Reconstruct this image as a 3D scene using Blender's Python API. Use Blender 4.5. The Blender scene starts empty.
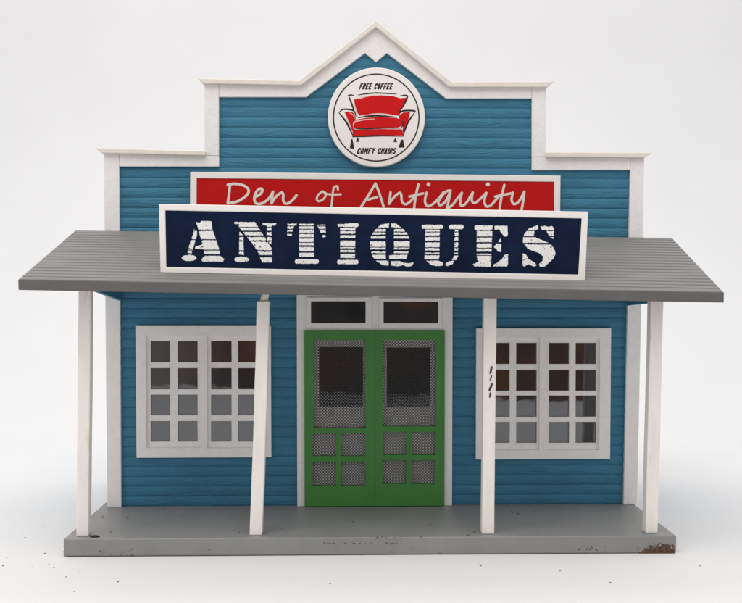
import bpy, bmesh, math, random
import numpy as np
from mathutils import Vector, Matrix

random.seed(7)
rng = np.random.default_rng(7)
C = bpy.context.scene.collection
S = 0.01                      # everything below is written in centimetres

# ------------------------------------------------------------------ camera
F, PX, PY, PITCH = 1000.0, 371.0, 325.0, math.radians(2.0)
CAM = Vector((0.0, -49.0, 13.1))
YAW = math.atan(0.0228)       # the model stands turned a little: its right end is farther away
cd = bpy.data.cameras.new('camera'); cam = bpy.data.objects.new('camera', cd); C.objects.link(cam)
cam.location = CAM * S
cam.rotation_euler = (math.radians(90) - PITCH, 0, 0)
cd.sensor_fit = 'HORIZONTAL'; cd.sensor_width = 36.0
cd.lens = 36.0 * F / 742.0
cd.shift_y = (PY - 301.5) / 742.0
cd.clip_start = 0.01; cd.clip_end = 50
sc = bpy.context.scene; sc.camera = cam

# ------------------------------------------------------------------ light
sc.view_settings.view_transform = 'Standard'; sc.view_settings.look = 'None'
sc.view_settings.gamma = 1.0; sc.view_settings.exposure = 0.0
w = bpy.data.worlds.new('World'); sc.world = w; w.use_nodes = True
nt = w.node_tree; nt.nodes.clear()
def wn(t): return nt.nodes.new(t)
out = wn('ShaderNodeOutputWorld'); bg = wn('ShaderNodeBackground'); tc = wn('ShaderNodeTexCoord')
sep = wn('ShaderNodeSeparateXYZ'); nt.links.new(tc.outputs['Generated'], sep.inputs[0])
# the studio: white walls above and behind, a dim room on the photographer's side
rY = wn('ShaderNodeMapRange'); rY.interpolation_type = 'SMOOTHSTEP'
rY.inputs['From Min'].default_value = -0.95; rY.inputs['From Max'].default_value = -0.82
nt.links.new(sep.outputs['Y'], rY.inputs['Value'])
nz = wn('ShaderNodeTexNoise'); nz.inputs['Scale'].default_value = 8.0; nz.inputs['Detail'].default_value = 2.0
nt.links.new(tc.outputs['Generated'], nz.inputs['Vector'])
rp = wn('ShaderNodeValToRGB'); nt.links.new(nz.outputs['Fac'], rp.inputs[0])
cr = rp.color_ramp; cr.elements[0].position = 0.36; cr.elements[0].color = (0.03, 0.032, 0.04, 1)
cr.elements[1].position = 0.80; cr.elements[1].color = (0.34, 0.33, 0.33, 1)
e = cr.elements.new(0.52); e.color = (0.16, 0.145, 0.14, 1)
e = cr.elements.new(0.62); e.color = (0.36, 0.17, 0.11, 1)
rX = wn('ShaderNodeMapRange'); rX.interpolation_type = 'SMOOTHSTEP'
rX.inputs['From Min'].default_value = -0.07; rX.inputs['From Max'].default_value = -0.20
nt.links.new(sep.outputs['X'], rX.inputs['Value'])
ml = wn('ShaderNodeMix'); ml.data_type = 'RGBA'; ml.inputs[7].default_value = (0.62, 0.60, 0.58, 1)
mlf = wn('ShaderNodeMath'); mlf.operation = 'MULTIPLY'; mlf.inputs[1].default_value = 0.8
nt.links.new(rX.outputs[0], mlf.inputs[0]); nt.links.new(mlf.outputs[0], ml.inputs[0]); nt.links.new(rp.outputs[0], ml.inputs[6])
mx = wn('ShaderNodeMix'); mx.data_type = 'RGBA'
nt.links.new(rY.outputs[0], mx.inputs[0]); nt.links.new(ml.outputs[2], mx.inputs[6])
mx.inputs[7].default_value = (0.97, 0.97, 0.985, 1)
nt.links.new(mx.outputs[2], bg.inputs[0]); bg.inputs[1].default_value = 0.92
nt.links.new(bg.outputs[0], out.inputs[0])

def area(name, loc, target, sx, sy, power, col):
    l = bpy.data.lights.new(name, 'AREA'); l.shape = 'RECTANGLE'; l.size = sx*S; l.size_y = sy*S
    l.energy = power; l.color = col
    o = bpy.data.objects.new(name, l); C.objects.link(o)
    o.location = Vector(loc)*S
    o.rotation_euler = (Vector(target)-Vector(loc)).to_track_quat('-Z', 'Y').to_euler()
    return o
area('softbox_lamp', (-14, -32, 88), (0, 6, 6), 90, 60, 4.3, (1.0, 0.955, 0.895))
area('backdrop_lamp', (0, 40, 100), (0, 70, 0), 120, 40, 2.3, (1.0, 0.98, 0.965))

# ------------------------------------------------------------------ pixel -> place
cp, sp = math.cos(PITCH), math.sin(PITCH)
cY, sY = math.cos(YAW), math.sin(YAW)
def toloc(p):  return Vector((p.x*cY + p.y*sY, -p.x*sY + p.y*cY, p.z))
def toworld(p): return Vector((p[0]*cY - p[1]*sY, p[0]*sY + p[1]*cY, p[2]))
CL = toloc(CAM)
def ray(px, py):
    u, v = (px-PX)/F, (PY-py)/F
    return toloc(Vector((u, cp + v*sp, v*cp - sp)))
def P(px, py, Y):               # a point of the plane y = Y of the model's own frame
    d = ray(px, py); t = (Y-CL.y)/d.y
    return CL + d*t
def D(px, py, Z):               # a point of the level z = Z
    d = ray(px, py); t = (Z-CL.z)/d.z
    return CL + d*t

# ------------------------------------------------------------------ materials
def mat(name, col, rough=0.5, bump=0.0, bscale=40, stretch=(1,1,1), var=0.06, vscale=8, spec=0.4,
        dirt=None, dirt_amt=0.0, dirt_scale=30, fine=0.0):
    m = bpy.data.materials.new(name); m.use_nodes = True
    t = m.node_tree; b = t.nodes['Principled BSDF']
    b.inputs['Roughness'].default_value = rough; b.inputs['Specular IOR Level'].default_value = spec
    co = t.nodes.new('ShaderNodeTexCoord'); mp = t.nodes.new('ShaderNodeMapping')
    mp.inputs['Scale'].default_value = tuple(100*s for s in stretch)     # centimetres
    t.links.new(co.outputs['Object'], mp.inputs[0])
    n = t.nodes.new('ShaderNodeTexNoise'); n.inputs['Scale'].default_value = vscale*0.1; n.inputs['Detail'].default_value = 5
    t.links.new(mp.outputs[0], n.inputs['Vector'])
    mr = t.nodes.new('ShaderNodeMapRange'); mr.inputs['From Min'].default_value = 0.3; mr.inputs['From Max'].default_value = 0.7
    mr.inputs['To Min'].default_value = 1-var; mr.inputs['To Max'].default_value = 1+var
    t.links.new(n.outputs['Fac'], mr.inputs[0])
    mul = t.nodes.new('ShaderNodeMix'); mul.data_type = 'RGBA'; mul.blend_type = 'MULTIPLY'; mul.inputs[0].default_value = 1
    mul.inputs[6].default_value = (*col, 1); t.links.new(mr.outputs[0], mul.inputs[7])
    last = mul.outputs[2]
    if dirt:
        n2 = t.nodes.new('ShaderNodeTexNoise'); n2.inputs['Scale'].default_value = dirt_scale*0.1; n2.inputs['Detail'].default_value = 6
        n2.inputs['Roughness'].default_value = 0.65
        t.links.new(mp.outputs[0], n2.inputs['Vector'])
        r2 = t.nodes.new('ShaderNodeMapRange'); r2.inputs['From Min'].default_value = 0.60; r2.inputs['From Max'].default_value = 0.74
        r2.inputs['To Max'].default_value = dirt_amt
        t.links.new(n2.outputs['Fac'], r2.inputs[0])
        md = t.nodes.new('ShaderNodeMix'); md.data_type = 'RGBA'
        t.links.new(r2.outputs[0], md.inputs[0]); t.links.new(last, md.inputs[6]); md.inputs[7].default_value = (*dirt, 1)
        last = md.outputs[2]
    t.links.new(last, b.inputs['Base Color'])
    if bump:
        nb = t.nodes.new('ShaderNodeTexNoise'); nb.inputs['Scale'].default_value = bscale*0.1; nb.inputs['Detail'].default_value = 4
        t.links.new(mp.outputs[0], nb.inputs['Vector'])
        bp = t.nodes.new('ShaderNodeBump'); bp.inputs['Strength'].default_value = bump; bp.inputs['Distance'].default_value = 0.0006
        t.links.new(nb.outputs['Fac'], bp.inputs['Height']); t.links.new(bp.outputs[0], b.inputs['Normal'])
    return m

def siding_mat():
    m = mat('blue_siding_paint', (0.044, 0.176, 0.276), 0.6, var=0.10, vscale=14, stretch=(0.25, 1, 1), spec=0.22)
    t = m.node_tree; b = t.nodes['Principled BSDF']
    co = t.nodes.new('ShaderNodeTexCoord'); mp = t.nodes.new('ShaderNodeMapping'); mp.inputs['Scale'].default_value = (100, 100, 100)
    t.links.new(co.outputs['Object'], mp.inputs[0])
    n = t.nodes.new('ShaderNodeTexNoise'); n.inputs['Scale'].default_value = 0.35; n.inputs['Detail'].default_value = 2
    t.links.new(mp.outputs[0], n.inputs['Vector'])
    add = t.nodes.new('ShaderNodeVectorMath'); add.operation = 'MULTIPLY_ADD'
    t.links.new(n.outputs['Color'], add.inputs[0]); add.inputs[1].default_value = (0, 0, 0.9); t.links.new(mp.outputs[0], add.inputs[2])
    mp2 = t.nodes.new('ShaderNodeMapping'); mp2.inputs['Scale'].default_value = (0.7, 1, 13)
    t.links.new(add.outputs[0], mp2.inputs[0])
    g = t.nodes.new('ShaderNodeTexNoise'); g.inputs['Scale'].default_value = 1.0; g.inputs['Detail'].default_value = 3
    t.links.new(mp2.outputs[0], g.inputs['Vector'])
    bp = t.nodes.new('ShaderNodeBump'); bp.inputs['Strength'].default_value = 0.65; bp.inputs['Distance'].default_value = 0.0008
    t.links.new(g.outputs['Fac'], bp.inputs['Height']); t.links.new(bp.outputs[0], b.inputs['Normal'])
    return m

def pane_mat():
    m = bpy.data.materials.new('clear_plastic_pane'); m.use_nodes = True
    t = m.node_tree; t.nodes.clear()
    o = t.nodes.new('ShaderNodeOutputMaterial'); mixs = t.nodes.new('ShaderNodeMixShader')
    gl = t.nodes.new('ShaderNodeBsdfGlossy'); gl.inputs['Roughness'].default_value = 0.03; gl.inputs['Color'].default_value = (0.95, 0.96, 1, 1)
    tr = t.nodes.new('ShaderNodeBsdfTransparent'); tr.inputs['Color'].default_value = (0.75, 0.75, 0.75, 1)
    co = t.nodes.new('ShaderNodeTexCoord'); n = t.nodes.new('ShaderNodeTexNoise'); n.inputs['Scale'].default_value = 60
    t.links.new(co.outputs['Object'], n.inputs['Vector'])
    bp = t.nodes.new('ShaderNodeBump'); bp.inputs['Strength'].default_value = 0.10; bp.inputs['Distance'].default_value = 0.0005
    t.links.new(n.outputs['Fac'], bp.inputs['Height']); t.links.new(bp.outputs[0], gl.inputs['Normal'])
    mixs.inputs[0].default_value = 0.088
    t.links.new(tr.outputs[0], mixs.inputs[1]); t.links.new(gl.outputs[0], mixs.inputs[2]); t.links.new(mixs.outputs[0], o.inputs[0])
    return m

M = {}
M['paper']  = mat('white_backdrop_paper', (0.762, 0.762, 0.765), 0.75, bump=0.10, bscale=14, var=0.012, vscale=1.2, spec=0.15)
M['blue']   = siding_mat()
M['bluep']  = mat('blue_plain_paint', (0.036, 0.168, 0.275), 0.55, bump=0.15, bscale=60, var=0.06)
M['white']  = mat('white_trim_plastic', (0.80, 0.78, 0.765), 0.45, bump=0.36, bscale=45, stretch=(1,1,1), var=0.03, vscale=30, spec=0.4)
M['cream']  = mat('cream_cap_plastic', (0.73, 0.685, 0.62), 0.45, bump=0.15, bscale=40, var=0.04, vscale=20)
M['post']   = mat('white_post_paint', (0.81, 0.765, 0.71), 0.5, bump=0.3, bscale=50, stretch=(1,1,0.2), var=0.045, vscale=18,
                  dirt=(0.45, 0.33, 0.2), dirt_amt=0.35, dirt_scale=24)
M['roof']   = mat('grey_roof_plastic', (0.20, 0.196, 0.19), 0.52, bump=0.25, bscale=50, stretch=(0.3,1,1), var=0.09, vscale=14, spec=0.45)
M['fascia'] = mat('shaded_fascia_grey', (0.115, 0.11, 0.103), 0.55, bump=0.15, bscale=60, var=0.06, vscale=8)  # roof grey with the front face's shade put into the colour
M['base']   = mat('grey_deck_paint', (0.24, 0.24, 0.232), 0.45, bump=0.22, bscale=30, var=0.07, vscale=5, spec=0.45,
                  dirt=(0.13, 0.10, 0.08), dirt_amt=0.30, dirt_scale=16)
M['rust']   = mat('brown_bare_board', (0.095, 0.052, 0.032), 0.85, bump=0.8, bscale=60, var=0.55, vscale=60)
M['chip']   = mat('reddish_paint_chip', (0.115, 0.082, 0.070), 0.8, var=0.35, vscale=60)
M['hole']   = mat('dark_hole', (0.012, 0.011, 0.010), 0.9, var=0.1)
M['scuff']  = mat('dark_scuff', (0.06, 0.045, 0.035), 0.8, var=0.3, vscale=60)
M['flake']  = mat('pale_flake', (0.5, 0.47, 0.42), 0.7, var=0.2, vscale=40)
M['green']  = mat('green_door_paint', (0.062, 0.225, 0.052), 0.55, spec=0.25, bump=0.15, bscale=50, stretch=(1,1,0.3), var=0.07, vscale=10)
M['wire']   = mat('black_screen_wire', (0.014, 0.014, 0.015), 0.45, var=0.05)
M['pane']   = pane_mat()
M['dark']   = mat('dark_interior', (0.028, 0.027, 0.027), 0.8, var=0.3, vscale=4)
M['navy']   = mat('navy_sign_print', (0.0045, 0.0115, 0.036), 0.55, bump=0.05, bscale=80, var=0.18, vscale=12,
                  spec=0.08, dirt=(0.03, 0.04, 0.06), dirt_amt=0.25, dirt_scale=90)
M['red']    = mat('red_sign_print', (0.50, 0.006, 0.006), 0.5, spec=0.15, bump=0.04, bscale=80, var=0.06, vscale=10)
M['signw']  = mat('white_sign_plastic', (0.84, 0.80, 0.765), 0.38, bump=0.10, bscale=40, var=0.02, vscale=10)
M['letter'] = mat('white_lettering_ink', (0.78, 0.775, 0.755), 0.45, var=0.05, vscale=40)
M['script'] = mat('pale_lettering_ink', (0.76, 0.70, 0.63), 0.45, var=0.05, vscale=40)
M['black']  = mat('black_ink', (0.014, 0.012, 0.012), 0.45, var=0.1)
M['ink_red']= mat('red_ink', (0.58, 0.007, 0.008), 0.5, spec=0.15, var=0.06, vscale=20)
M['pink']   = mat('pale_pink_ink', (0.72, 0.52, 0.45), 0.45, var=0.05)
M['glue']   = mat('old_glue', (0.72, 0.64, 0.53), 0.4, var=0.15, vscale=60)
M['crumb']  = mat('brown_crumb', (0.26, 0.21, 0.18), 0.8, var=0.3, vscale=80)

# ------------------------------------------------------------------ mesh helpers
BASE = {}
def thing(name, label, cat, base, group=None):
    o = bpy.data.objects.new(name, None); C.objects.link(o)
    o.empty_display_size = 0.01
    o.location = toworld(base)*S; o.rotation_euler = (0, 0, YAW)
    o['label'] = label; o['category'] = cat
    if group: o['group'] = group
    BASE[o.name] = Vector(base)
    return o

class MB:
    def __init__(s): s.bm = bmesh.new(); s.mi = 0
    def face(s, pts):
        f = s.bm.faces.new([s.bm.verts.new(p) for p in pts]); f.material_index = s.mi; return f
    def hexa(s, b, t):           # 4 bottom points, 4 top points, same order
        vb = [s.bm.verts.new(p) for p in b]; vt = [s.bm.verts.new(p) for p in t]
        fs = [s.bm.faces.new(vb[::-1]), s.bm.faces.new(vt)]
        for i in range(len(b)):
            j = (i+1) % len(b); fs.append(s.bm.faces.new([vb[i], vb[j], vt[j], vt[i]]))
        for f in fs: f.material_index = s.mi
        return fs
    def prism(s, pts, dy):       # outline in a y-plane, pushed back by dy
        return s.hexa(pts, [p + Vector((0, dy, 0)) for p in pts])
    def box(s, x0, x1, y0, y1, z0, z1):
        return s.hexa([Vector(v) for v in ((x0,y0,z0),(x1,y0,z0),(x1,y1,z0),(x0,y1,z0))],
                      [Vector(v) for v in ((x0,y0,z1),(x1,y0,z1),(x1,y1,z1),(x0,y1,z1))])
    def plate(s, x0, x1, z0, z1, holes, y0, y1):      # a board with rectangular holes right through
        xs = sorted({x0, x1, *[h[0] for h in holes], *[h[1] for h in holes]})
        zs = sorted({z0, z1, *[h[2] for h in holes], *[h[3] for h in holes]})
        nx, nz = len(xs)-1, len(zs)-1
        def solid(i, j):
            if i < 0 or j < 0 or i >= nx or j >= nz: return False
            cx, cz = (xs[i]+xs[i+1])/2, (zs[j]+zs[j+1])/2
            return not any(h[0] < cx < h[1] and h[2] < cz < h[3] for h in holes)
        V = {}
        def v(i, j, k):
            if (i,j,k) not in V: V[(i,j,k)] = s.bm.verts.new((xs[i], (y0, y1)[k], zs[j]))
            return V[(i,j,k)]
        def f(*a):
            q = s.bm.faces.new([v(*p) for p in a]); q.material_index = s.mi
        for i in range(nx):
            for j in range(nz):
                if not solid(i, j): continue
                f((i,j,0),(i+1,j,0),(i+1,j+1,0),(i,j+1,0)); f((i,j,1),(i,j+1,1),(i+1,j+1,1),(i+1,j,1))
                if not solid(i-1,j): f((i,j,0),(i,j+1,0),(i,j+1,1),(i,j,1))
                if not solid(i+1,j): f((i+1,j,0),(i+1,j,1),(i+1,j+1,1),(i+1,j+1,0))
                if not solid(i,j-1): f((i,j,0),(i,j,1),(i+1,j,1),(i+1,j,0))
                if not solid(i,j+1): f((i,j+1,0),(i+1,j+1,0),(i+1,j+1,1),(i,j+1,1))
    def bevel(s, wdt, seg=2, ang=35):
        bmesh.ops.recalc_face_normals(s.bm, faces=s.bm.faces[:])
        es = [e for e in s.bm.edges if len(e.link_faces) == 2 and e.calc_face_angle(0) > math.radians(ang)]
        bmesh.ops.bevel(s.bm, geom=es, offset=wdt, offset_type='OFFSET', segments=seg, profile=0.5, affect='EDGES', clamp_overlap=True)
        return s
    def build(s, name, mats, parent=None, origin=None, recalc=True, smooth=False):
        if recalc: bmesh.ops.recalc_face_normals(s.bm, faces=s.bm.faces[:])
        root = parent
        while root is not None and root.parent is not None: root = root.parent
        off = BASE[root.name] if root is not None and root.name in BASE else Vector((0,0,0))
        for v in s.bm.verts: v.co = (v.co - off)*S
        me = bpy.data.meshes.new(name); s.bm.to_mesh(me); s.bm.free()
        for m in (mats if isinstance(mats, (list, tuple)) else [mats]): me.materials.append(m)
        if smooth:
            for p in me.polygons: p.use_smooth = True
        o = bpy.data.objects.new(name, me); C.objects.link(o)
        if parent is not None: o.parent = parent
        return o

# printed graphics: rasterise in picture units, then lay the runs down as thin faces
class Ras:
    def __init__(s, x0, y0, x1, y1, res):
        s.x0, s.y0, s.res = x0, y0, res
        s.nx, s.ny = int((x1-x0)*res), int((y1-y0)*res)
        s.X, s.Y = np.meshgrid(x0+(np.arange(s.nx)+.5)/res, y0+(np.arange(s.ny)+.5)/res)
        s.m = np.zeros((s.ny, s.nx), bool)
    def polym(s, pts):
        r = np.zeros_like(s.m); n = len(pts)
        for i in range(n):
            (xa, ya), (xb, yb) = pts[i], pts[(i+1) % n]
            if ya == yb: continue
            c = ((ya > s.Y) != (yb > s.Y)) & (s.X < (xb-xa)*(s.Y-ya)/(yb-ya)+xa)
            r ^= c
        return r
    def poly(s, pts): s.m |= s.polym(pts)
    def strokem(s, pts, w0, w1=None, taper=False):
        r = np.zeros_like(s.m); pts = spline(pts); n = len(pts)
        for i in range(n-1):
            (xa, ya), (xb, yb) = pts[i], pts[i+1]
            t = ((s.X-xa)*(xb-xa)+(s.Y-ya)*(yb-ya))/max(1e-9, (xb-xa)**2+(yb-ya)**2)
            t = np.clip(t, 0, 1)
            wd = w0
            if taper: wd = w0*(0.35+0.65*math.sin(math.pi*(i+.5)/(n-1)))
            r |= (s.X-xa-t*(xb-xa))**2+(s.Y-ya-t*(yb-ya))**2 < (wd/2)**2
        return r
    def stroke(s, pts, w0, taper=False): s.m |= s.strokem(pts, w0, taper=taper)
    def ell(s, cx, cy, rx, ry): s.m |= ((s.X-cx)/rx)**2+((s.Y-cy)/ry)**2 < 1
    def emit(s, mb, mapf):
        m = s.m; done = np.zeros_like(m)
        P0 = lambda i, j: mapf(s.x0+i/s.res, s.y0+j/s.res)
        for j in range(s.ny):
            row = m[j] & ~done[j]
            if not row.any(): continue
            d = np.diff(np.concatenate(([0], row.astype(np.int8), [0])))
            for a, b in zip(np.where(d == 1)[0], np.where(d == -1)[0]):
                k = j+1
                while k < s.ny and m[k, a:b].all() and not done[k, a:b].any() and \
                      (a == 0 or not m[k, a-1]) and (b == s.nx or not m[k, b]): k += 1
                done[j:k, a:b] = True
                mb.face([P0(a, k), P0(b, k), P0(b, j), P0(a, j)])
def spline(p, n=7):
    if len(p) < 3: return p
    q = [p[0]]+list(p)+[p[-1]]; o = []
    for i in range(1, len(q)-2):
        a, b, c, d = q[i-1], q[i], q[i+1], q[i+2]
        for k in range(n):
            t = k/n
            o.append(tuple(0.5*((2*b[h])+(-a[h]+c[h])*t+(2*a[h]-5*b[h]+4*c[h]-d[h])*t*t+(-a[h]+3*b[h]-3*c[h]+d[h])*t**3) for h in (0,1)))
    o.append(p[-1]); return o
def vnoise(X, Y, sc, seed):
    r = np.random.default_rng(seed); g = r.random((64, 64))
    x, y = X*sc, Y*sc; xi, yi = np.floor(x).astype(int), np.floor(y).astype(int)
    fx, fy = x-xi, y-yi; fx = fx*fx*(3-2*fx); fy = fy*fy*(3-2*fy)
    a = g[yi%64, xi%64]; b = g[yi%64, (xi+1)%64]; c = g[(yi+1)%64, xi%64]; d = g[(yi+1)%64, (xi+1)%64]
    return (a*(1-fx)+b*fx)*(1-fy)+(c*(1-fx)+d*fx)*fy

# ================================================================== the setting
def sweep():
    bm = bmesh.new(); prof = [(-62, 0), (0, 0), (34, 0)]
    R = 48
    for k in range(1, 17):
        a = math.pi/2*k/16; prof.append((34+R*math.sin(a), R-R*math.cos(a)))
    prof.append((82, 130))
    rows = []
    for y, z in prof: rows.append([bm.verts.new((x*S, (y + (0.42*x-2 if y < -1 else 0))*S, z*S)) for x in (-120, -60, 0, 60, 120)])   # the sheet's near edge lies askew
    for a, b in zip(rows, rows[1:]):
        for i in range(4): bm.faces.new([a[i], a[i+1], b[i+1], b[i]])
    me = bpy.data.meshes.new('ground'); bm.to_mesh(me); bm.free(); me.materials.append(M['paper'])
    for p in me.polygons: p.use_smooth = True
    o = bpy.data.objects.new('ground', me); C.objects.link(o); o['kind'] = 'structure'
    return o
sweep()

# ================================================================== the model building
YT = 7.15            # front of the white corner boards
YS = 7.38            # siding
DZ = 0.90            # deck level
bld = thing('toy_shop', 'blue clapboard toy shop with white trim, green double doors and a grey porch', 'model building', (0, 0, 0))

# ---- base and deck
xa = P(63.3, 541, 0).x; xb = P(676.6, 538.5, 0).x
mb = MB(); mb.box(xa, xb, 0, 20, 0.03, DZ); mb.bevel(0.07, 3)
mb.mi = 1                                           # bare brown board at the chipped right corner
r = Ras(636, 538, 678, 560, 6)
q = vnoise(r.X, r.Y, 0.35, 3)*0.6+vnoise(r.X, r.Y, 0.9, 4)*0.4
dd = np.sqrt(((r.X-664)/21)**2+((r.Y-552)/6.5)**2)
r.m = (dd + (q-0.5)*1.5 < 1.0) & (r.X < 674.5) & (r.Y < 554.3)
r.emit(mb, lambda x, y: P(x, y, -0.004))
mb.mi = 2                                           # chipped paint along the front edge
r = Ras(64, 538, 640, 559, 6)
q = vnoise(r.X, r.Y, 0.5, 5)*0.5+vnoise(r.X, r.Y, 1.3, 6)*0.5
def blot(cx, cy, rx, ry, lim):      # a loose cluster of small flaked spots, sparser for a higher lim
    m = np.zeros_like(r.m)
    for _ in range(max(2, int(rx*ry*0.9*(1-lim)))):
        x, y = cx+random.gauss(0, .45)*rx, cy+random.gauss(0, .45)*ry
        a_, b_ = random.uniform(.25, 1.5), random.uniform(.2, .55)
        m |= ((r.X-x+(r.Y-y)*random.uniform(-1, 1))/a_)**2+((r.Y-y)/b_)**2 < 0.6+0.8*q
    return m
for a in ((390,543,12,1.4,.42),(332,543.5,8,1.6,.45),(360,543,40,1.0,.55),(100,552,8,2.5,.62),(128,551,5,2.4,.54),
          (125,555,14,1.5,.55),(210,549,3,2,.6),
          (440,553,3,1.5,.5),(590,549,20,3,.7)):
    r.m |= blot(*a)
r.m &= (r.Y < 556) & (r.Y > 542.3)
r.emit(mb, lambda x, y: P(x, y, -0.004))
r = Ras(80, 506, 650, 540, 6)                       # specks on the deck
q = vnoise(r.X, r.Y, 0.6, 8)*0.5+vnoise(r.X, r.Y, 1.4, 9)*0.5
for a in ((352,521,2,.8,.3),(350,527,3,.6,.4),(325,530,4,.8,.45),(282,529,2.5,.7,.5),(390,537,26,1.0,.52),
          (512,512,3,1,.4),(516,514,4,1,.45),(470,535,3,.8,.4),(475,532,2,.8,.4),(120,528,3,1,.5),(112,532,3,1,.5),
          (535,512,3,.8,.4),(128,518,2,1,.4),(102,517,1.5,.8,.3),(560,520,4,1,.5),(610,515,3,1,.5),(430,525,4,1,.55),(240,532,4,1,.5)):
    r.m |= blot(*a)
r.emit(mb, lambda x, y: D(x, y, DZ+0.004))
base = mb.build('porch_base', [M['base'], M['rust'], M['chip']], bld)
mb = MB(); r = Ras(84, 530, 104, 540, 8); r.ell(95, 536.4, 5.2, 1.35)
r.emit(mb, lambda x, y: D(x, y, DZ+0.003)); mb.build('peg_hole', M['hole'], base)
mb = MB(); p = P(61.5, 551.5, 0.4)
mb.box(xa-0.11, xa+0.05, 0.35, 0.43, p.z-0.04, p.z+0.04); mb.bevel(0.02, 2); mb.build('nail', M['crumb'], base)

# ---- siding of the false front
out_px = [(113,506.5),(111,160),(212,160),(212,90),(303,91),(376,42),(448,93),(539,93),(539,163.5),(637,163.5),(630,507)]
OUT = [(P(x, y, YS).x, P(x, y, YS).z) for x, y in out_px]
OUT[0] = (OUT[0][0], DZ); OUT[-1] = (OUT[-1][0], DZ)
def span(z):
    xs = []
    for i in range(len(OUT)):
        (x0, z0), (x1, z1) = OUT[i], OUT[(i+1) % len(OUT)]
        if (z0 > z) != (z1 > z): xs.append(x0+(x1-x0)*(z-z0)/(z1-z0))
    xs.sort(); return xs
def rect(x0, y0, x1, y1, Y):
    a, b = P(x0, y1, Y), P(x1, y0, Y); c, d = P(x0, y0, Y), P(x1, y1, Y)
    return ((a.x+c.x)/2, (b.x+d.x)/2, (a.z+d.z)/2, (b.z+c.z)/2)
OPEN = [rect(141,331,266,453,YS), rect(481,333,605,454,YS), rect(303,299,446,503,YS)]
OPEN[2] = (*OPEN[2][:2], DZ+0.05, OPEN[2][3])
mb = MB(); pitch = 0.56; z = DZ; ztop = max(p[1] for p in OUT)
while z < ztop:
    cuts = sorted({z, min(z+pitch, ztop), *[c for o in OPEN for c in o[2:] if z+0.01 < c < z+pitch-0.01],
                   *[p[1] for p in OUT if z+0.02 < p[1] < z+pitch-0.02]})
    jog = random.uniform(-.008, .008)
    for z0, z1 in zip(cuts, cuts[1:]):
        zm = (z0+z1)/2; xs = span(zm)
        iv = list(zip(xs[0::2], xs[1::2]))
        for o in OPEN:
            if o[2] < zm < o[3]:
                nv = []
                for a, b in iv:
                    if o[1] <= a or o[0] >= b: nv.append((a, b)); continue
                    if a < o[0]: nv.append((a, o[0]))
                    if b > o[1]: nv.append((o[1], b))
                iv = nv
        fy = lambda zz: YS+jog+0.012-0.068*max(0.0, math.sin(math.pi*min(1, max(0, (zz-z)/pitch))))**0.6
        for a, b in iv:
            zs = sorted({z0, z1, *[c for c in [z+f*pitch for f in (.05,.12,.25,.5,.75,.88,.95)] if z0+.004 < c < z1-.004]})
            for q0, q1 in zip(zs, zs[1:]):
                y0 = fy(q0); y1 = fy(q1)
                mb.hexa([Vector((a,y0,q0)),Vector((b,y0,q0)),Vector((b,7.8,q0)),Vector((a,7.8,q0))],
                        [Vector((a,y1,q1)),Vector((b,y1,q1)),Vector((b,7.8,q1)),Vector((a,7.8,q1))])
    z += pitch
mb.build('front_wall', M['blue'], bld)

# ---- the box behind the false front
xl, xr = OUT[0][0]+0.2, OUT[-1][0]-0.2
for nm, bx in (('side_wall', (xl, xl+0.3, 7.82, 19.6, DZ+0.004, 17.5)), ('side_wall', (xr-0.3, xr, 7.82, 19.6, DZ+0.004, 17.5)),
               ('rear_wall', (xl+0.3, xr-0.3, 19.3, 19.6, DZ+0.004, 17.5)), ('flat_roof', (xl-0.2, xr+0.2, 7.82, 19.8, 17.504, 17.8))):
    mb = MB(); mb.box(*bx); mb.bevel(0.03, 1); mb.build(nm, M['roof'] if nm == 'flat_roof' else M['bluep'], bld)
mb = MB(); mb.box(xl+0.32, xr-0.32, 13.0, 13.1, DZ+0.006, 17.4); mb.build('dark_backing', M['dark'], bld)  # added dark panel, keeps the view through the panes dim
mb = MB(); mb.box(xl+0.32, xr-0.32, 7.9, 13.0, DZ+0.006, DZ+0.05); mb.build('dark_floor_sheet', M['dark'], bld)  # dark sheet added over the deck to darken the lower panes

# ---- white corner boards and gable boards
def board(name, px, Y=YT, dy=0.62, m='white', bev=0.03):
    mb = MB(); mb.prism([P(x, y, Y) for x, y in px], dy); mb.bevel(bev, 2); return mb.build(name, M[m], bld)
def zfix(px):  return px
cl = MB()
def corner(px):
    pts = [P(x, y, YT) for x, y in px]
    pts[2].z = DZ+0.004; pts[3].z = DZ+0.004
    mb = MB(); mb.prism(pts, 0.62); mb.bevel(0.03, 2); mb.build('corner_board', M['white'], bld)
corner([(103.7,152.5),(119,152.5),(121.2,506.5),(107,506.5)])
corner([(630.7,157),(644.5,157),(637.2,507),(623.5,507)])
board('frieze_board', [(119.2,153),(219,156),(219,166.5),(119.2,166.5)])
board('corner_board', [(204.4,83),(218.8,83),(218.8,155.8),(204.4,155.4)], Y=YT-0.012)
board('gable_board', [(219,83),(300.6,85),(376,26),(450,86.4),(531.8,86),(531.8,98.5),(446.2,98.5),(387,53),(376,62),(365,53),(306.2,97),(219,97)])
board('corner_board', [(532,86),(546.2,86),(546.2,156.8),(532,156.8)], Y=YT-0.012)
board('frieze_board', [(532,157),(630.5,157),(630.5,170),(532,170)])
YC = 6.9
def cap(px): return board('cap_moulding', px, Y=YC, dy=1.05, m='cream', bev=0.05)
cap([(94.9,147.6),(205.5,150.9),(205.5,155.6),(101.5,153.2)])
cap([(197.7,78.2),(299,80.3),(376,20.6),(451.6,81.6),(554,81.2),(546.5,87.2),(449.4,87.2),(376,27.2),(301.3,85.5),(203,83.6)])
cap([(546.3,152),(652.5,152.4),(645.5,157.6),(546.3,157.2)])

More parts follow.
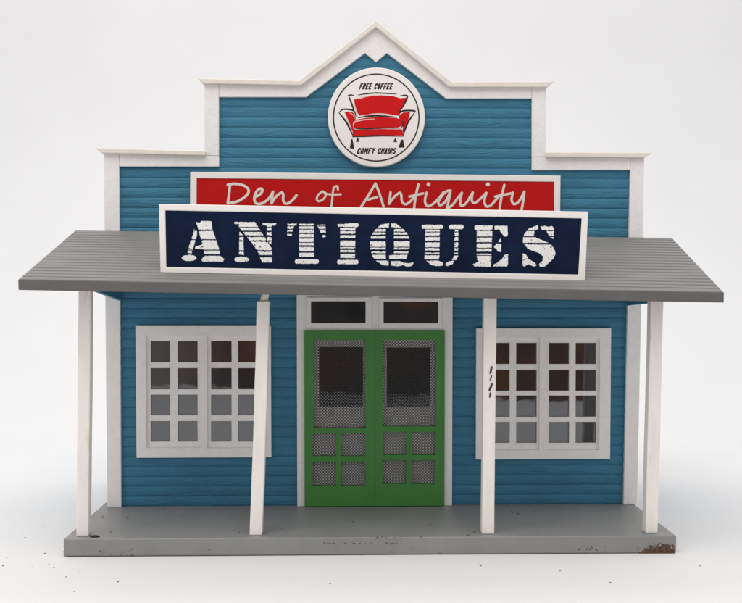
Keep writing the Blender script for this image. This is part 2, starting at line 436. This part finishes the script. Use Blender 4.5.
# ---- windows
def window(ox, sashes, cols, rows):
    fr = rect(*ox, YT-0.03)
    holes = [rect(s[0], s[1], s[2], s[3], YT-0.03) for s in sashes]
    mb = MB(); mb.plate(*fr, holes, YT-0.03, YS+0.06); mb.bevel(0.022, 2)
    wdw = mb.build('window', M['white'], bld)
    for s, cc in zip(sashes, cols):
        sr = rect(s[0], s[1], s[2], s[3], YT+0.09)
        hs = [rect(c[0], q[0], c[1], q[1], YT+0.09) for c in cc for q in rows]
        mb = MB(); mb.plate(sr[0]-.03, sr[1]+.03, sr[2]-.03, sr[3]+.03, hs, YT+0.10, YT+0.24); mb.bevel(0.012, 2)
        mb.build('sash', M['white'], wdw)
        mb = MB(); mb.box(sr[0]-.05, sr[1]+.05, YT+0.246, YT+0.276, sr[2]-.05, sr[3]+.05); mb.build('pane', M['pane'], wdw)
window((136,326,271,457.5), [(146,336.2,200.4,448),(207.2,336.2,261.8,448)],
       [((150.5,170.2),(177.6,197.6)), ((211,231.6),(238,258))], [(341,362.3),(368,389.3),(394.6,415.2),(421,441.6)])
window((476.2,328.3,610.6,459.2), [(485.8,338,539.5,450.2),(546,338,599.6,450.2)],
       [((489.8,509.8),(516.2,536.8)), ((549,569.2),(575.6,596.2))], [(342.8,364),(369.8,390.8),(395.5,416.8),(421.8,442.8)])

# ---- door surround, transoms, doors
dr = rect(297, 293, 452.3, 505, YT)
tr_l = rect(308, 299.2, 369, 324.8, YT); tr_r = rect(381, 300, 440, 325.4, YT)
gl_l = rect(319, 347, 363, 406.5, YT); gl_r = rect(386.8, 347.5, 430.2, 406.8, YT)
mb = MB(); mb.plate(dr[0], dr[1], DZ+0.004, dr[3], [tr_l, tr_r, gl_l, gl_r], YT-0.01, YS+0.06); mb.bevel(0.02, 2)
surround = mb.build('door_surround', M['white'], bld)
for o_, g_ in (((306.2,297.2,371.6,327.2),(311,301.2,365.6,322.8)), ((379,297.8,442,327.8),(383.6,301.6,438.2,323))):
    a = rect(*o_, YT-0.10); g = rect(*g_, YT-0.10)
    mb = MB(); mb.plate(*a, [g], YT-0.10, YT-0.014); mb.bevel(0.03, 2); tw = mb.build('transom_window', M['white'], bld)
    mb = MB(); mb.box(g[0]-.05, g[1]+.05, YT+0.05, YT+0.08, g[2]-.05, g[3]+.05); mb.build('pane', M['pane'], tw)
YD = YT-0.22
def door(ox, big, small, glass):
    a = rect(*ox, YD); hs = [rect(*big, YD)]+[rect(*s, YD) for s in small]
    mb = MB(); mb.plate(a[0], a[1], DZ+0.05, a[3], hs, YD, YT-0.02); mb.bevel(0.03, 2)
    d = mb.build('door', M['green'], bld)
    for h in hs:
        mb = MB(); ww = 0.0175; sp_ = 0.166
        x0, x1, z0, z1 = h[0]+.005, h[1]-.005, h[2]+.005, h[3]-.005
        for sgn, yy in ((1, YD+0.10), (-1, YD+0.108)):
            k = -(z1-z0)
            while k < (x1-x0)+(z1-z0):
                # line x = x0 + k + t, z = z0 + t (sgn=1) or z1 - t
                t0 = max(0, -k); t1 = min(z1-z0, (x1-x0)-k)
                if t1-t0 > 0.05:
                    A = Vector((x0+k+t0, yy, z0+t0 if sgn == 1 else z1-t0)); B = Vector((x0+k+t1, yy, z0+t1 if sgn == 1 else z1-t1))
                    n = Vector((-(B-A).z, 0, (B-A).x)).normalized()*ww
                    mb.face([A-n, B-n, B+n, A+n])
                k += sp_
        mb.build('screen', M['wire'], d, recalc=False)
    g = rect(*glass, YT); mb = MB(); mb.box(g[0]-.05, g[1]+.05, YT+0.05, YT+0.08, g[2]-.05, g[3]+.05); mb.build('pane', M['pane'], d)
door((304.4,331,374.5,504.3), (313.2,340,365.8,428), [(312.6,433,336,456),(341,433,365.6,456),(312.6,462,336,485.5),(341,462,365.6,485.5)], (319,347,363,406.5))
door((375.0,331,444.6,503.6), (382.6,340,436,426.4), [(382.6,432,406,455),(411.2,432,435.2,455),(382.6,460.4,406,484),(411.2,460.4,435.2,484)], (386.8,347.5,430.2,406.8))

# ---- porch roof, a little crooked
YR0, YR1 = -1.3, 7.1
fl, fr_ = P(19, 279.8, YR0), P(723, 292.6, YR0)
bl, br = P(76, 230.8, YR1), P(671.5, 238.2, YR1)
def roofpt(u, v, dz=0.0):       # u across, v up the slope
    p = fl*(1-u)*(1-v)+fr_*u*(1-v)+bl*(1-u)*v+br*u*v
    return p + Vector((0, 0, dz))
NB = 19; TH = 0.47
mb = MB()
for k in range(NB):
    v0, v1 = k/NB, (k+1)/NB; g = 0.13/NB
    prof = [(v0, 0.0), (v0+g*0.6, 0.045), (v1-g*0.6, 0.022), (v1, -0.04 if k < NB-1 else 0.02)]
    prof[0] = (v0, -0.04 if k else 0.01)
    for (va, da), (vb, db) in zip(prof, prof[1:]):
        for i in range(24):
            ua, ub = i/24, (i+1)/24
            mb.face([roofpt(ua, va, da), roofpt(ub, va, da), roofpt(ub, vb, db), roofpt(ua, vb, db)])
    vs = [p[0] for p in prof]; ds = [p[1] for p in prof]
    for u in (0, 1):
        top = [roofpt(u, a, b) for a, b in zip(vs, ds)]
        mb.face(top + [roofpt(u, v1, -TH), roofpt(u, v0, -TH)])
mb.face([roofpt(0,0,-TH), roofpt(0,1,-TH), roofpt(1,1,-TH), roofpt(1,0,-TH)])
mb.face([roofpt(0,1,-TH), roofpt(0,1,.02), roofpt(1,1,.02), roofpt(1,1,-TH)])
mb.face([roofpt(0,0,-TH), roofpt(1,0,-TH), roofpt(1,0,.01), roofpt(0,0,.01)])
bmesh.ops.remove_doubles(mb.bm, verts=mb.bm.verts[:], dist=0.0005)
roof = mb.build('porch_roof', M['roof'], bld)
mb = MB()                       # front edge board, butted to the planks
pts = [roofpt(0,0,-TH-.01), roofpt(1,0,-TH-.01), roofpt(1,0,0.03), roofpt(0,0,0.03)]
mb.prism([p+Vector((0,-0.16,0)) for p in pts], 0.157); mb.bevel(0.05, 2); mb.build('fascia', M['fascia'], roof)
for X_, in ((P(120,299,7.1).x-0.0,), (P(627.5,302,7.1).x,)):      # blue end boards tucked under the roof
    u = (X_-fl.x)/(fr_.x-fl.x)
    tp0 = roofpt((X_-fl.x)/(fr_.x-fl.x), 0.36, -TH-.01); tp1 = roofpt((X_-bl.x)/(br.x-bl.x), 0.995, -TH-.01)
    zn, zb = (P(92, 291.5, 1.9).z, P(120, 300.5, 7.1).z) if X_ < 0 else (P(665, 302.5, 1.9).z, P(627.5, 305.5, 7.1).z)
    a = [Vector((X_-.12, tp0.y, zn)), Vector((X_-.12, 7.08, zb)), Vector((X_-.12, 7.08, tp1.z)), Vector((X_-.12, tp0.y, max(tp0.z, zn+.05)))]
    mb = MB(); mb.hexa(a, [p+Vector((.24, 0, 0)) for p in a]); mb.bevel(0.02, 1); mb.build('end_board', M['bluep'], bld)

# ---- posts
def roofz(x, y, dz):
    v = (y-YR0)/(YR1-YR0); l = fl*(1-v)+bl*v; r_ = fr_*(1-v)+br*v
    u = (x-l.x)/(r_.x-l.x); return (l*(1-u)+r_*u).z+dz
YP = 0.45
def post(b0, b1, t0, t1, ytop=None, chips=None, wob=0.0):
    bL, bR = P(b0, 536, YP), P(b1, 536, YP); yt = ytop or 296
    tL, tR = P(t0, yt, YP), P(t1, yt, YP)
    bx, tx = (bL.x+bR.x)/2, (tL.x+tR.x)/2; wd = (bR.x-bL.x+tR.x-tL.x)/4
    zt = tL.z if ytop else None
    mb = MB(); rings = []
    ztop = zt if zt else 14
    N = 9
    for k in range(N):
        f = k/(N-1); x = bx+(tx-bx)*f + wob*math.sin(f*math.pi)
        z = DZ+0.002+(ztop-DZ)*f
        if not zt: z = DZ+0.002+(roofz(tx, YP+wd, -TH-0.03)-DZ)*f
        w_ = wd*(1+random.uniform(-.025,.025))
        rings.append([mb.bm.verts.new(v) for v in ((x-w_,YP,z),(x+w_,YP,z),(x+w_,YP+2*w_,z),(x-w_,YP+2*w_,z))])
    for a, b in zip(rings, rings[1:]):
        for i in range(4): mb.bm.faces.new([a[i], a[(i+1)%4], b[(i+1)%4], b[i]])
    mb.bm.faces.new(rings[0][::-1]); mb.bm.faces.new(rings[-1])
    mb.bevel(0.06, 3, 40)
    if chips:
        mb.mi = 1
        r = Ras(b0-3, 300, b1+6, 536, 6)
        for c in chips: r.stroke(c[:-1], c[-1], taper=True)
        r.emit(mb, lambda x, y: P(x, y, YP-0.02))
    return mb.build('porch_post', [M['post'], M['scuff']], bld), Vector((tx, YP+wd, ztop))
post(76, 88.3, 78.4, 91)
pst, top = post(249.2, 262, 256.8, 269.3, ytop=301, wob=0.03)
post(482, 494.2, 484.2, 497, chips=[((491.8,367),(490.4,373),1.9),((491.5,376),(490.2,380.5),1.3),((492,384),(489.6,390),2.1),((490.3,393),(489.8,397),1.5)])
post(645.4, 658, 651.2, 664)
mb = MB()                       # the peg that should sit in the roof, with a smear of old glue
rr = [0.21, 0.20, 0.195, 0.18]; zz = [top.z-0.05, top.z+0.12, top.z+0.28, roofz(top.x+.12, top.y, -TH-.02)]
rg = [[mb.bm.verts.new((top.x+.04*i+q*math.cos(a*math.pi/6), top.y+q*math.sin(a*math.pi/6), h)) for a in range(12)] for i, (q, h) in enumerate(zip(rr, zz))]
for a, b in zip(rg, rg[1:]):
    for i in range(12): mb.bm.faces.new([a[i], a[(i+1)%12], b[(i+1)%12], b[i]])
mb.bm.faces.new(rg[0][::-1]); mb.bm.faces.new(rg[-1])
mb.build('peg', M['glue'], pst, smooth=True)

# ================================================================== signs
def ring_plate(mb, outer, inner, Y, y_back):
    o0 = [P(x, y, Y) for x, y in outer]; i0 = [P(x, y, Y) for x, y in inner]; dv = Vector((0, y_back-Y, 0))
    vo = [mb.bm.verts.new(p) for p in o0]; vi = [mb.bm.verts.new(p) for p in i0]
    wo = [mb.bm.verts.new(p+dv) for p in o0]; wi = [mb.bm.verts.new(p+dv) for p in i0]
    for i in range(4):
        j = (i+1) % 4
        mb.bm.faces.new([vo[i], vo[j], vi[j], vi[i]]); mb.bm.faces.new([wo[j], wo[i], wi[i], wi[j]])
        mb.bm.faces.new([vo[j], vo[i], wo[i], wo[j]]); mb.bm.faces.new([vi[i], vi[j], wi[j], wi[i]])

# ---- red sign on the wall
YN = 7.02
s1 = thing('shop_sign', 'long red sign with pale handwriting on the blue wall behind the navy sign', 'sign', tuple(P(375, 234, YN)+Vector((0, .15, 0))))
o_ = [(190.2,171.8),(560.6,175.6),(560.0,233.5),(189.8,230.0)]; i_ = [(196.6,178.2),(554.4,181.8),(554.0,227.5),(196.4,224)]
mb = MB(); ring_plate(mb, o_, i_, YN, YN+0.30); mb.bevel(0.03, 2); mb.build('frame', M['signw'], s1)
mb = MB(); mb.prism([P(x, y, YN+0.04) for x, y in [(195.6,177.2),(555.4,180.8),(555,228.5),(195.4,225)]], 0.22); mb.build('panel', M['red'], s1)
def cv(ox, oy, s): return lambda pts: [(ox+x/s, oy+y/s) for x, y in pts]
r = Ras(215, 176, 536, 222, 5)
a = cv(220, 174, 9.275); LW = 2.5
for st in ([(92,100),(86,170),(72,268)], [(72,100),(130,91),(200,100),(252,128),(265,165),(236,208),(160,255),(75,272)],
           [(325,215),(372,187),(394,152),(375,136),(345,155),(321,205),(322,255),(350,278),(400,268),(452,228),(492,165)],
           [(490,168),(484,215),(478,272)], [(478,272),(518,212),(568,174),(586,190),(586,240),(602,272),(640,268),(688,226),(710,196)]):
    r.stroke(a(st), LW)
a = cv(300, 174, 9.275)
for st in ([(208,160),(166,198),(156,240),(182,252),(224,226),(240,182),(208,160)], [(228,182),(300,191),(378,188)],
           [(352,146),(346,114),(320,120),(306,160),(300,220),(288,320),(262,372)]):
    r.stroke(a(st), 2.0)
a = cv(360, 174, 8.244)
for st in ([(8,272),(60,192),(128,78)], [(128,78),(160,160),(195,270)], [(66,212),(142,190)],
           [(252,152),(246,198),(240,246)], [(240,246),(280,192),(324,156),(340,172),(346,226),(375,250),(415,226),(440,195)],
           [(482,86),(460,180),(446,290),(455,318)], [(408,186),(520,160)], [(548,155),(535,222),(555,264),(598,250),(645,205),(690,150)]):
    r.stroke(a(st), 2.35)
r.ell(360+565/8.244, 174+85/8.244, 1.9, 2.0)
a = cv(440, 174, 8.244)
for st in ([(86,136),(48,146),(8,192),(-14,236),(4,258),(48,222),(86,138)], [(86,138),(75,205),(52,300),(40,345)], [(66,285),(110,246),(150,192),(180,156)],
           [(180,156),(166,220),(176,262),(215,240),(270,152)], [(270,152),(262,215),(285,240),(330,206),(382,156)],
           [(382,156),(366,220),(382,266),(420,258),(466,206),(500,172)], [(530,90),(507,190),(492,286),(498,315)], [(455,186),(584,160)],
           [(602,155),(590,212),(610,248),(650,226),(695,146)], [(695,146),(686,222),(668,310),(640,360)]):
    r.stroke(a(st), 2.35)
r.ell(440+395/8.244, 174+85/8.244, 1.9, 2.0)
mb = MB(); r.emit(mb, lambda x, y: P(x, y, YN+0.036)); mb.build('lettering', M['script'], s1, recalc=False)

# ---- navy sign standing on the porch roof
lo, hi = -1.2, 4.0
for _ in range(40):
    md = (lo+hi)/2; p = P(371, 276.6, md)
    if p.z > roofz(p.x, md, 0.03): lo, hi = (md, hi) if False else (md, hi)
    else: hi = md
    # the farther the plane, the lower relative to the roof
YA = (lo+hi)/2
s2 = thing('shop_sign', 'wide navy sign with white distressed stencil capitals standing on the porch roof', 'sign', tuple(P(371, 276.6, YA)+Vector((0, .2, 0))))
o_ = [(158.8,203.8),(588.2,211.6),(585.2,281.2),(160.4,272.6)]; i_ = [(165.2,210.4),(581.8,218.4),(578.4,274.6),(166.2,267)]
mb = MB(); ring_plate(mb, o_, i_, YA, YA+0.38); mb.bevel(0.035, 2); mb.build('frame', M['signw'], s2)
mb = MB(); mb.prism([P(x, y, YA+0.035) for x, y in [(164.4,209.6),(582.6,217.6),(579.2,275.4),(165.4,267.8)]], 0.30); mb.build('panel', M['navy'], s2)
r = Ras(178, 214, 562, 274, 5)
def rr_(x0, y0, x1, y1, k=8):          # a rounded bar
    h = (y1-y0)/2; p = []
    for i in range(k+1): t = math.pi/2+math.pi*i/k; p.append((x0+h+h*math.cos(t), y0+h-h*math.sin(t)))
    for i in range(k+1): t = -math.pi/2+math.pi*i/k; p.append((x1-h+h*math.cos(t), y0+h-h*math.sin(t)))
    return p
def el(cx, cy, rx, ry): return [(cx+rx*math.cos(t*math.pi/12), cy+ry*math.sin(t*math.pi/12)) for t in range(24)]
def letter(cvf, scale, oy, polys, stripes, free=()):
    m = np.zeros_like(r.m)
    for p in polys: m |= r.polym(cvf(p))
    for s in stripes:
        y0, y1 = oy+s[0]/scale, oy+s[1]/scale
        if y1-y0 < 0.75: c = (y0+y1)/2; y0, y1 = c-.36, c+.36
        cut = (r.Y > y0) & (r.Y < y1)
        if len(s) > 2: cut &= (r.X > s[2]) & (r.X < s[3])
        m &= ~cut
    for p in free: m |= r.polym(cvf(p))
    r.m |= m
a = cv(175, 212, 6.745)
letter(a, 6.745, 212, [[(140,68),(165,72),(180,60),(245,62),(252,115),(302,260),(302,287),(196,282),(195,252),(135,247),(138,232),(178,222),(186,213),(168,160),(150,90)],
       [(128,115),(148,130),(150,150),(112,280),(85,275),(100,210),(122,150)]],
       [(119,128),(183,190),(253,261)], [el(95,310,50,21),[(178,320),(200,296),(305,296),(335,318),(325,334),(185,334)]])
letter(a, 6.745, 212, [[(400,66),(540,68),(655,250),(655,340),(590,340),(570,300),(555,262),(530,225),(430,100),(432,82),(400,80)],
       [(590,74),(686,76),(680,90),(650,93),(652,216),(640,216),(620,192),(618,92),(592,88)],[(435,130),(462,160),(465,290),(432,286)]],
       [(101,106),(125,135),(158,168),(191,199),(258,267),(290,306)], [el(450,320,50,19),[(570,308),(655,308),(652,340),(592,340)]])
a = cv(280, 212, 8.244)
letter(a, 8.244, 212, [[(62,95),(138,95),(135,112),(115,120),(105,160),(60,165)],[(58,180),(100,180),(95,198),(62,198)],[(157,98),(280,98),(278,145),(282,370),(158,370)],
       [(300,103),(375,103),(378,172),(335,172),(318,128),(300,112)],[(345,190),(380,190),(375,211),(350,206)]],
       [(114,117),(140,144),(171,181),(207,219),(247,254),(274,280),(284,288),(325,336)], [rr_(122,388,320,427)])
letter(a, 8.244, 212, [[(497,132),(622,132),(618,380),(497,380)]], [(152,155),(180,191),(214,236),(279,288),(300,314),(332,344)],
       [rr_(470,394,648,431),[(475,98),(520,100),(560,93),(640,92),(652,108),(638,125),(482,122),(474,112)]])
a = cv(365, 212, 7.42)
letter(a, 7.42, 212, [[(178,82),(178,112),(155,122),(155,345),(175,362),(175,398),(130,395),(85,365),(55,330),(38,270),(38,230),(45,180),(75,130),(120,92)],
       [(193,85),(230,85),(270,115),(310,150),(330,200),(332,260),(318,310),(305,350),(180,350),(180,322),(215,316),(215,130),(195,115)]],
       [(115,126),(146,150),(168,179),(198,217),(259,264),(278,293),(305,317),(349,361)],
       [[(190,366),(250,361),(290,376),(325,381),(362,372),(350,398),(320,410),(285,396),(240,403),(195,398)]])
letter(a, 7.42, 212, [[(445,130),(555,130),(551,352),(440,352),(447,270)],[(665,135),(693,135),(690,330),(680,356),(645,356),(662,320)]],
       [(147,150),(175,186),(212,226),(261,267),(287,301),(311,321)],
       [rr_(420,93,581,126),rr_(622,94,732,128),[(455,362),(540,360),(575,372),(581,398),(530,402),(485,391)],[(598,380),(630,362),(660,362),(652,385),(615,402),(597,396)]])
a = cv(465, 215, 7.42)
letter(a, 7.42, 215, [[(68,88),(85,75),(205,78),(203,105),(193,385),(70,381),(58,366),(95,347),(85,290),(88,120),(70,104)]],
       [(110,117),(159,168),(200,210),(244,248),(272,286),(297,302)],
       [[(220,80),(315,80),(318,158),(290,160),(262,125),(255,108),(220,108)],[(262,175),(273,200),(246,200)],[(215,235),(235,212),(270,215),(268,275),(240,270),(235,250),(218,248)],
        [(320,285),(318,382),(210,382),(210,370),(250,345),(275,325),(295,295)]])
letter(a, 7.42, 215, [[(540,75),(546,100),(515,120),(512,150),(530,170),(620,206),(430,206),(428,180),(440,140),(475,100)],
       [(560,85),(590,80),(615,87),(645,80),(660,100),(655,180),(630,165),(605,120),(570,110)],
       [(440,217),(640,220),(665,255),(672,290),(655,325),(620,355),(590,385),(555,385),(548,365),(575,340),(578,305),(545,280),(500,265),(465,250)],
       [(428,285),(450,290),(470,325),(520,355),(530,375),(515,385),(470,365),(435,385),(428,370)]], [(112,119),(158,164)])
# worn edges and pin holes in the print
n1 = vnoise(r.X, r.Y, 1.1, 21); n2 = vnoise(r.X, r.Y, 0.32, 22)
ins = r.m.copy()
for dx, dy in ((2,0),(-2,0),(0,2),(0,-2)): ins &= np.roll(np.roll(r.m, dx, 1), dy, 0)
r.m &= ins | (n1 > 0.30)
r.m &= ~((n1 > 0.86) & (n2 > 0.55))
mb = MB(); r.emit(mb, lambda x, y: P(x, y, YA+0.031)); mb.build('lettering', M['letter'], s2, recalc=False)

# ---- round sign in the gable
YO = 6.98
s3 = thing('shop_sign', 'round white sign with a red armchair drawing high in the gable', 'sign', tuple(P(376.5, 167, YO)+Vector((0, .15, 0))))
def disc_pts(cx, cy, rx, ry, Y, n=72): return [P(cx+rx*math.cos(2*math.pi*k/n), cy-ry*math.sin(2*math.pi*k/n), Y) for k in range(n)]
mb = MB(); mb.prism(disc_pts(376.4,117.2,48.6,49.8,YO), 0.33); mb.bevel(0.05, 3, 60); mb.build('disc', M['signw'], s3)
a = cv(320, 60, 5.482)
r = Ras(326, 66, 427, 169, 6)
q = np.sqrt((r.X-376.2)**2+((r.Y-117.6)*0.985)**2); r.m = (q > 42.1) & (q < 43.4)
mb = MB(); r.emit(mb, lambda x, y: P(x, y, YO-0.004)); mb.build('ring', M['black'], s3, recalc=False)
# armchair: red upholstery, pale piping, black outline
rd = Ras(326, 66, 427, 169, 8)
for p in ([(186,216),(215,214),(270,198),(330,193),(400,198),(440,210),(476,206),(462,245),(436,290),(428,306),(390,300),(330,294),(270,298),(216,306),(203,285),(190,240)],
          [(134,284),(160,282),(186,290),(197,322),(182,346),(185,408),(168,368),(150,318)], [(434,302),(456,288),(494,285),(484,330),(470,362),(458,408),(453,390),(456,332),(434,322)],
          [(182,340),(200,326),(260,316),(330,312),(420,318),(455,330),(452,360),(430,370),(300,372),(196,374),(184,368)],
          [(180,379),(240,383),(330,378),(450,380),(458,414),(330,412),(240,416),(180,418)]):
    rd.poly(a(p))
pk = Ras(326, 66, 427, 169, 8)
for p, wd in (([(240,306),(280,299),(320,296),(370,299),(405,305)],1.5), ([(184,364),(184,348),(200,336),(240,328),(300,324)],1.5),
              ([(186,240),(200,285),(208,308)],1.1), ([(425,306),(452,262)],.0), ([(192,214),(240,203),(300,192)],1.0), ([(138,296),(158,344),(178,398)],1.0), ([(160,290),(180,300),(190,322)],.7)):
    if wd: pk.stroke(a(p), wd, taper=True)
bk = Ras(326, 66, 427, 169, 8)
for p, wd in (([(152,196),(166,192),(186,194)],1.0), ([(157,196),(172,236),(190,288)],1.3), ([(208,192),(300,181),(420,187)],1.1), ([(440,196),(478,197),(464,238),(434,288)],1.3),
              ([(104,288),(130,270),(184,278),(197,312)],1.2), ([(105,290),(146,344),(182,418)],1.4), ([(428,304),(452,280),(514,278),(521,285)],1.3), ([(521,285),(480,346),(455,418)],1.3),
              ([(208,316),(300,306),(420,314)],1.4), ([(186,374),(240,378),(330,373),(446,374)],1.2), ([(178,421),(240,418),(330,415),(457,418)],1.4), ([(452,330),(456,352),(446,372)],1.0)):
    bk.stroke(a(p), wd*1.35, taper=True)
for p in ([(163,484),(187,487),(182,452),(178,432),(171,436)], [(196,449),(215,449),(211,428),(205,424)], [(403,450),(422,450),(416,430),(409,430)], [(430,481),(462,480),(456,436),(444,438)]):
    bk.poly(a(p))
pk.m &= ~bk.m; rd.m &= ~(bk.m | pk.m)
art = None
for rs, m_, nm, dy in ((rd,'ink_red','printed_armchair',.004), (pk,'pink','piping',.004), (bk,'black','outline',.004)):
    mb = MB(); rs.emit(mb, lambda x, y, d=dy: P(x, y, YO-d)); ob = mb.build(nm, M[m_], s3 if art is None else art, recalc=False); art = art or ob
GLY = {'F': [[(0,1),(0,0),(1,0)],[(0,.47),(.8,.47)]], 'E': [[(1,0),(0,0),(0,1),(1,1)],[(0,.48),(.85,.48)]],
       'R': [[(0,1),(0,0),(.8,.02),(1,.15),(1,.34),(.8,.5),(0,.5)],[(.5,.5),(1,1)]],
       'C': [[(1,.22),(.82,.02),(.25,.02),(0,.2),(0,.8),(.2,.98),(.8,.98),(1,.78)]],
       'O': [[(.2,.02),(.8,.02),(1,.2),(1,.8),(.8,.98),(.2,.98),(0,.8),(0,.2),(.2,.02)]],
       'M': [[(0,1),(0,0),(.5,.62),(1,0),(1,1)]], 'Y': [[(0,0),(.5,.5),(1,0)],[(.5,.5),(.5,1)]],
       'H': [[(0,0),(0,1)],[(1,0),(1,1)],[(0,.48),(1,.48)]], 'A': [[(0,1),(.5,0),(1,1)],[(.2,.66),(.8,.66)]], 'I': [[(.5,0),(.5,1)]],
       'S': [[(1,.18),(.8,.02),(.2,.02),(0,.18),(.05,.38),(.95,.6),(1,.82),(.8,.98),(.2,.98),(0,.82)]]}
WID = {'I': .45, 'M': 1.2, ' ': .75}
def text(body, x0, x1, ytop, ybot):
    sl = (ybot-ytop)*0.26; tot = sum(WID.get(c, 1) for c in body); u = (x1-x0-sl)/tot; x = x0; lw = 1.27
    r = Ras(x0-2, ytop-2, x1+3, ybot+2, 10)
    for c in body:
        wd = u*WID.get(c, 1)
        for st in GLY.get(c, []):
            pts = [(x+lw*.5+px*(wd-lw*1.35)+(1-py)*sl, ytop+lw*.5+py*(ybot-ytop-lw)) for px, py in st]
            for k in range(len(pts)-1): r.stroke([pts[k], pts[k+1]], lw)
        x += wd
    mb = MB(); r.emit(mb, lambda x, y: P(x, y, YO-0.004)); mb.build('lettering', M['black'], s3, recalc=False)
text('FREE COFFEE', 359.0, 394.0, 83.2, 89.6)
text('COMFY CHAIRS', 356.6, 397.2, 147.8, 154.2)

# ================================================================== crumbs on the paper
mb = MB()
spots = [(45,553.5),(40,565),(32,567),(49,564.5),(3,566),(54,568),(80,572),(43,526),(25,538),(7,558),(118,582),(28,578),(66,577),(481,566),(480,565),(170,565),(700,566),(560,571),(610,583),(330,584)]
spots += [(random.uniform(0, 90), random.uniform(545, 600)) for _ in range(1)]
for x, y in spots:
    p = D(x, y, 0.0); s_ = random.uniform(0.02, 0.05)
    b = bmesh.ops.create_icosphere(mb.bm, subdivisions=1, radius=s_)
    for v in b['verts']:
        v.co = Vector((v.co.x*random.uniform(.7,1.7), v.co.y*random.uniform(.7,1.7), v.co.z*random.uniform(.4,.9)+s_*0.45)) + toworld(p)
o = mb.build('crumbs', M['crumb']); o['kind'] = 'stuff'; o['label'] = 'small brown crumbs scattered on the white paper in front'; o['category'] = 'crumbs'
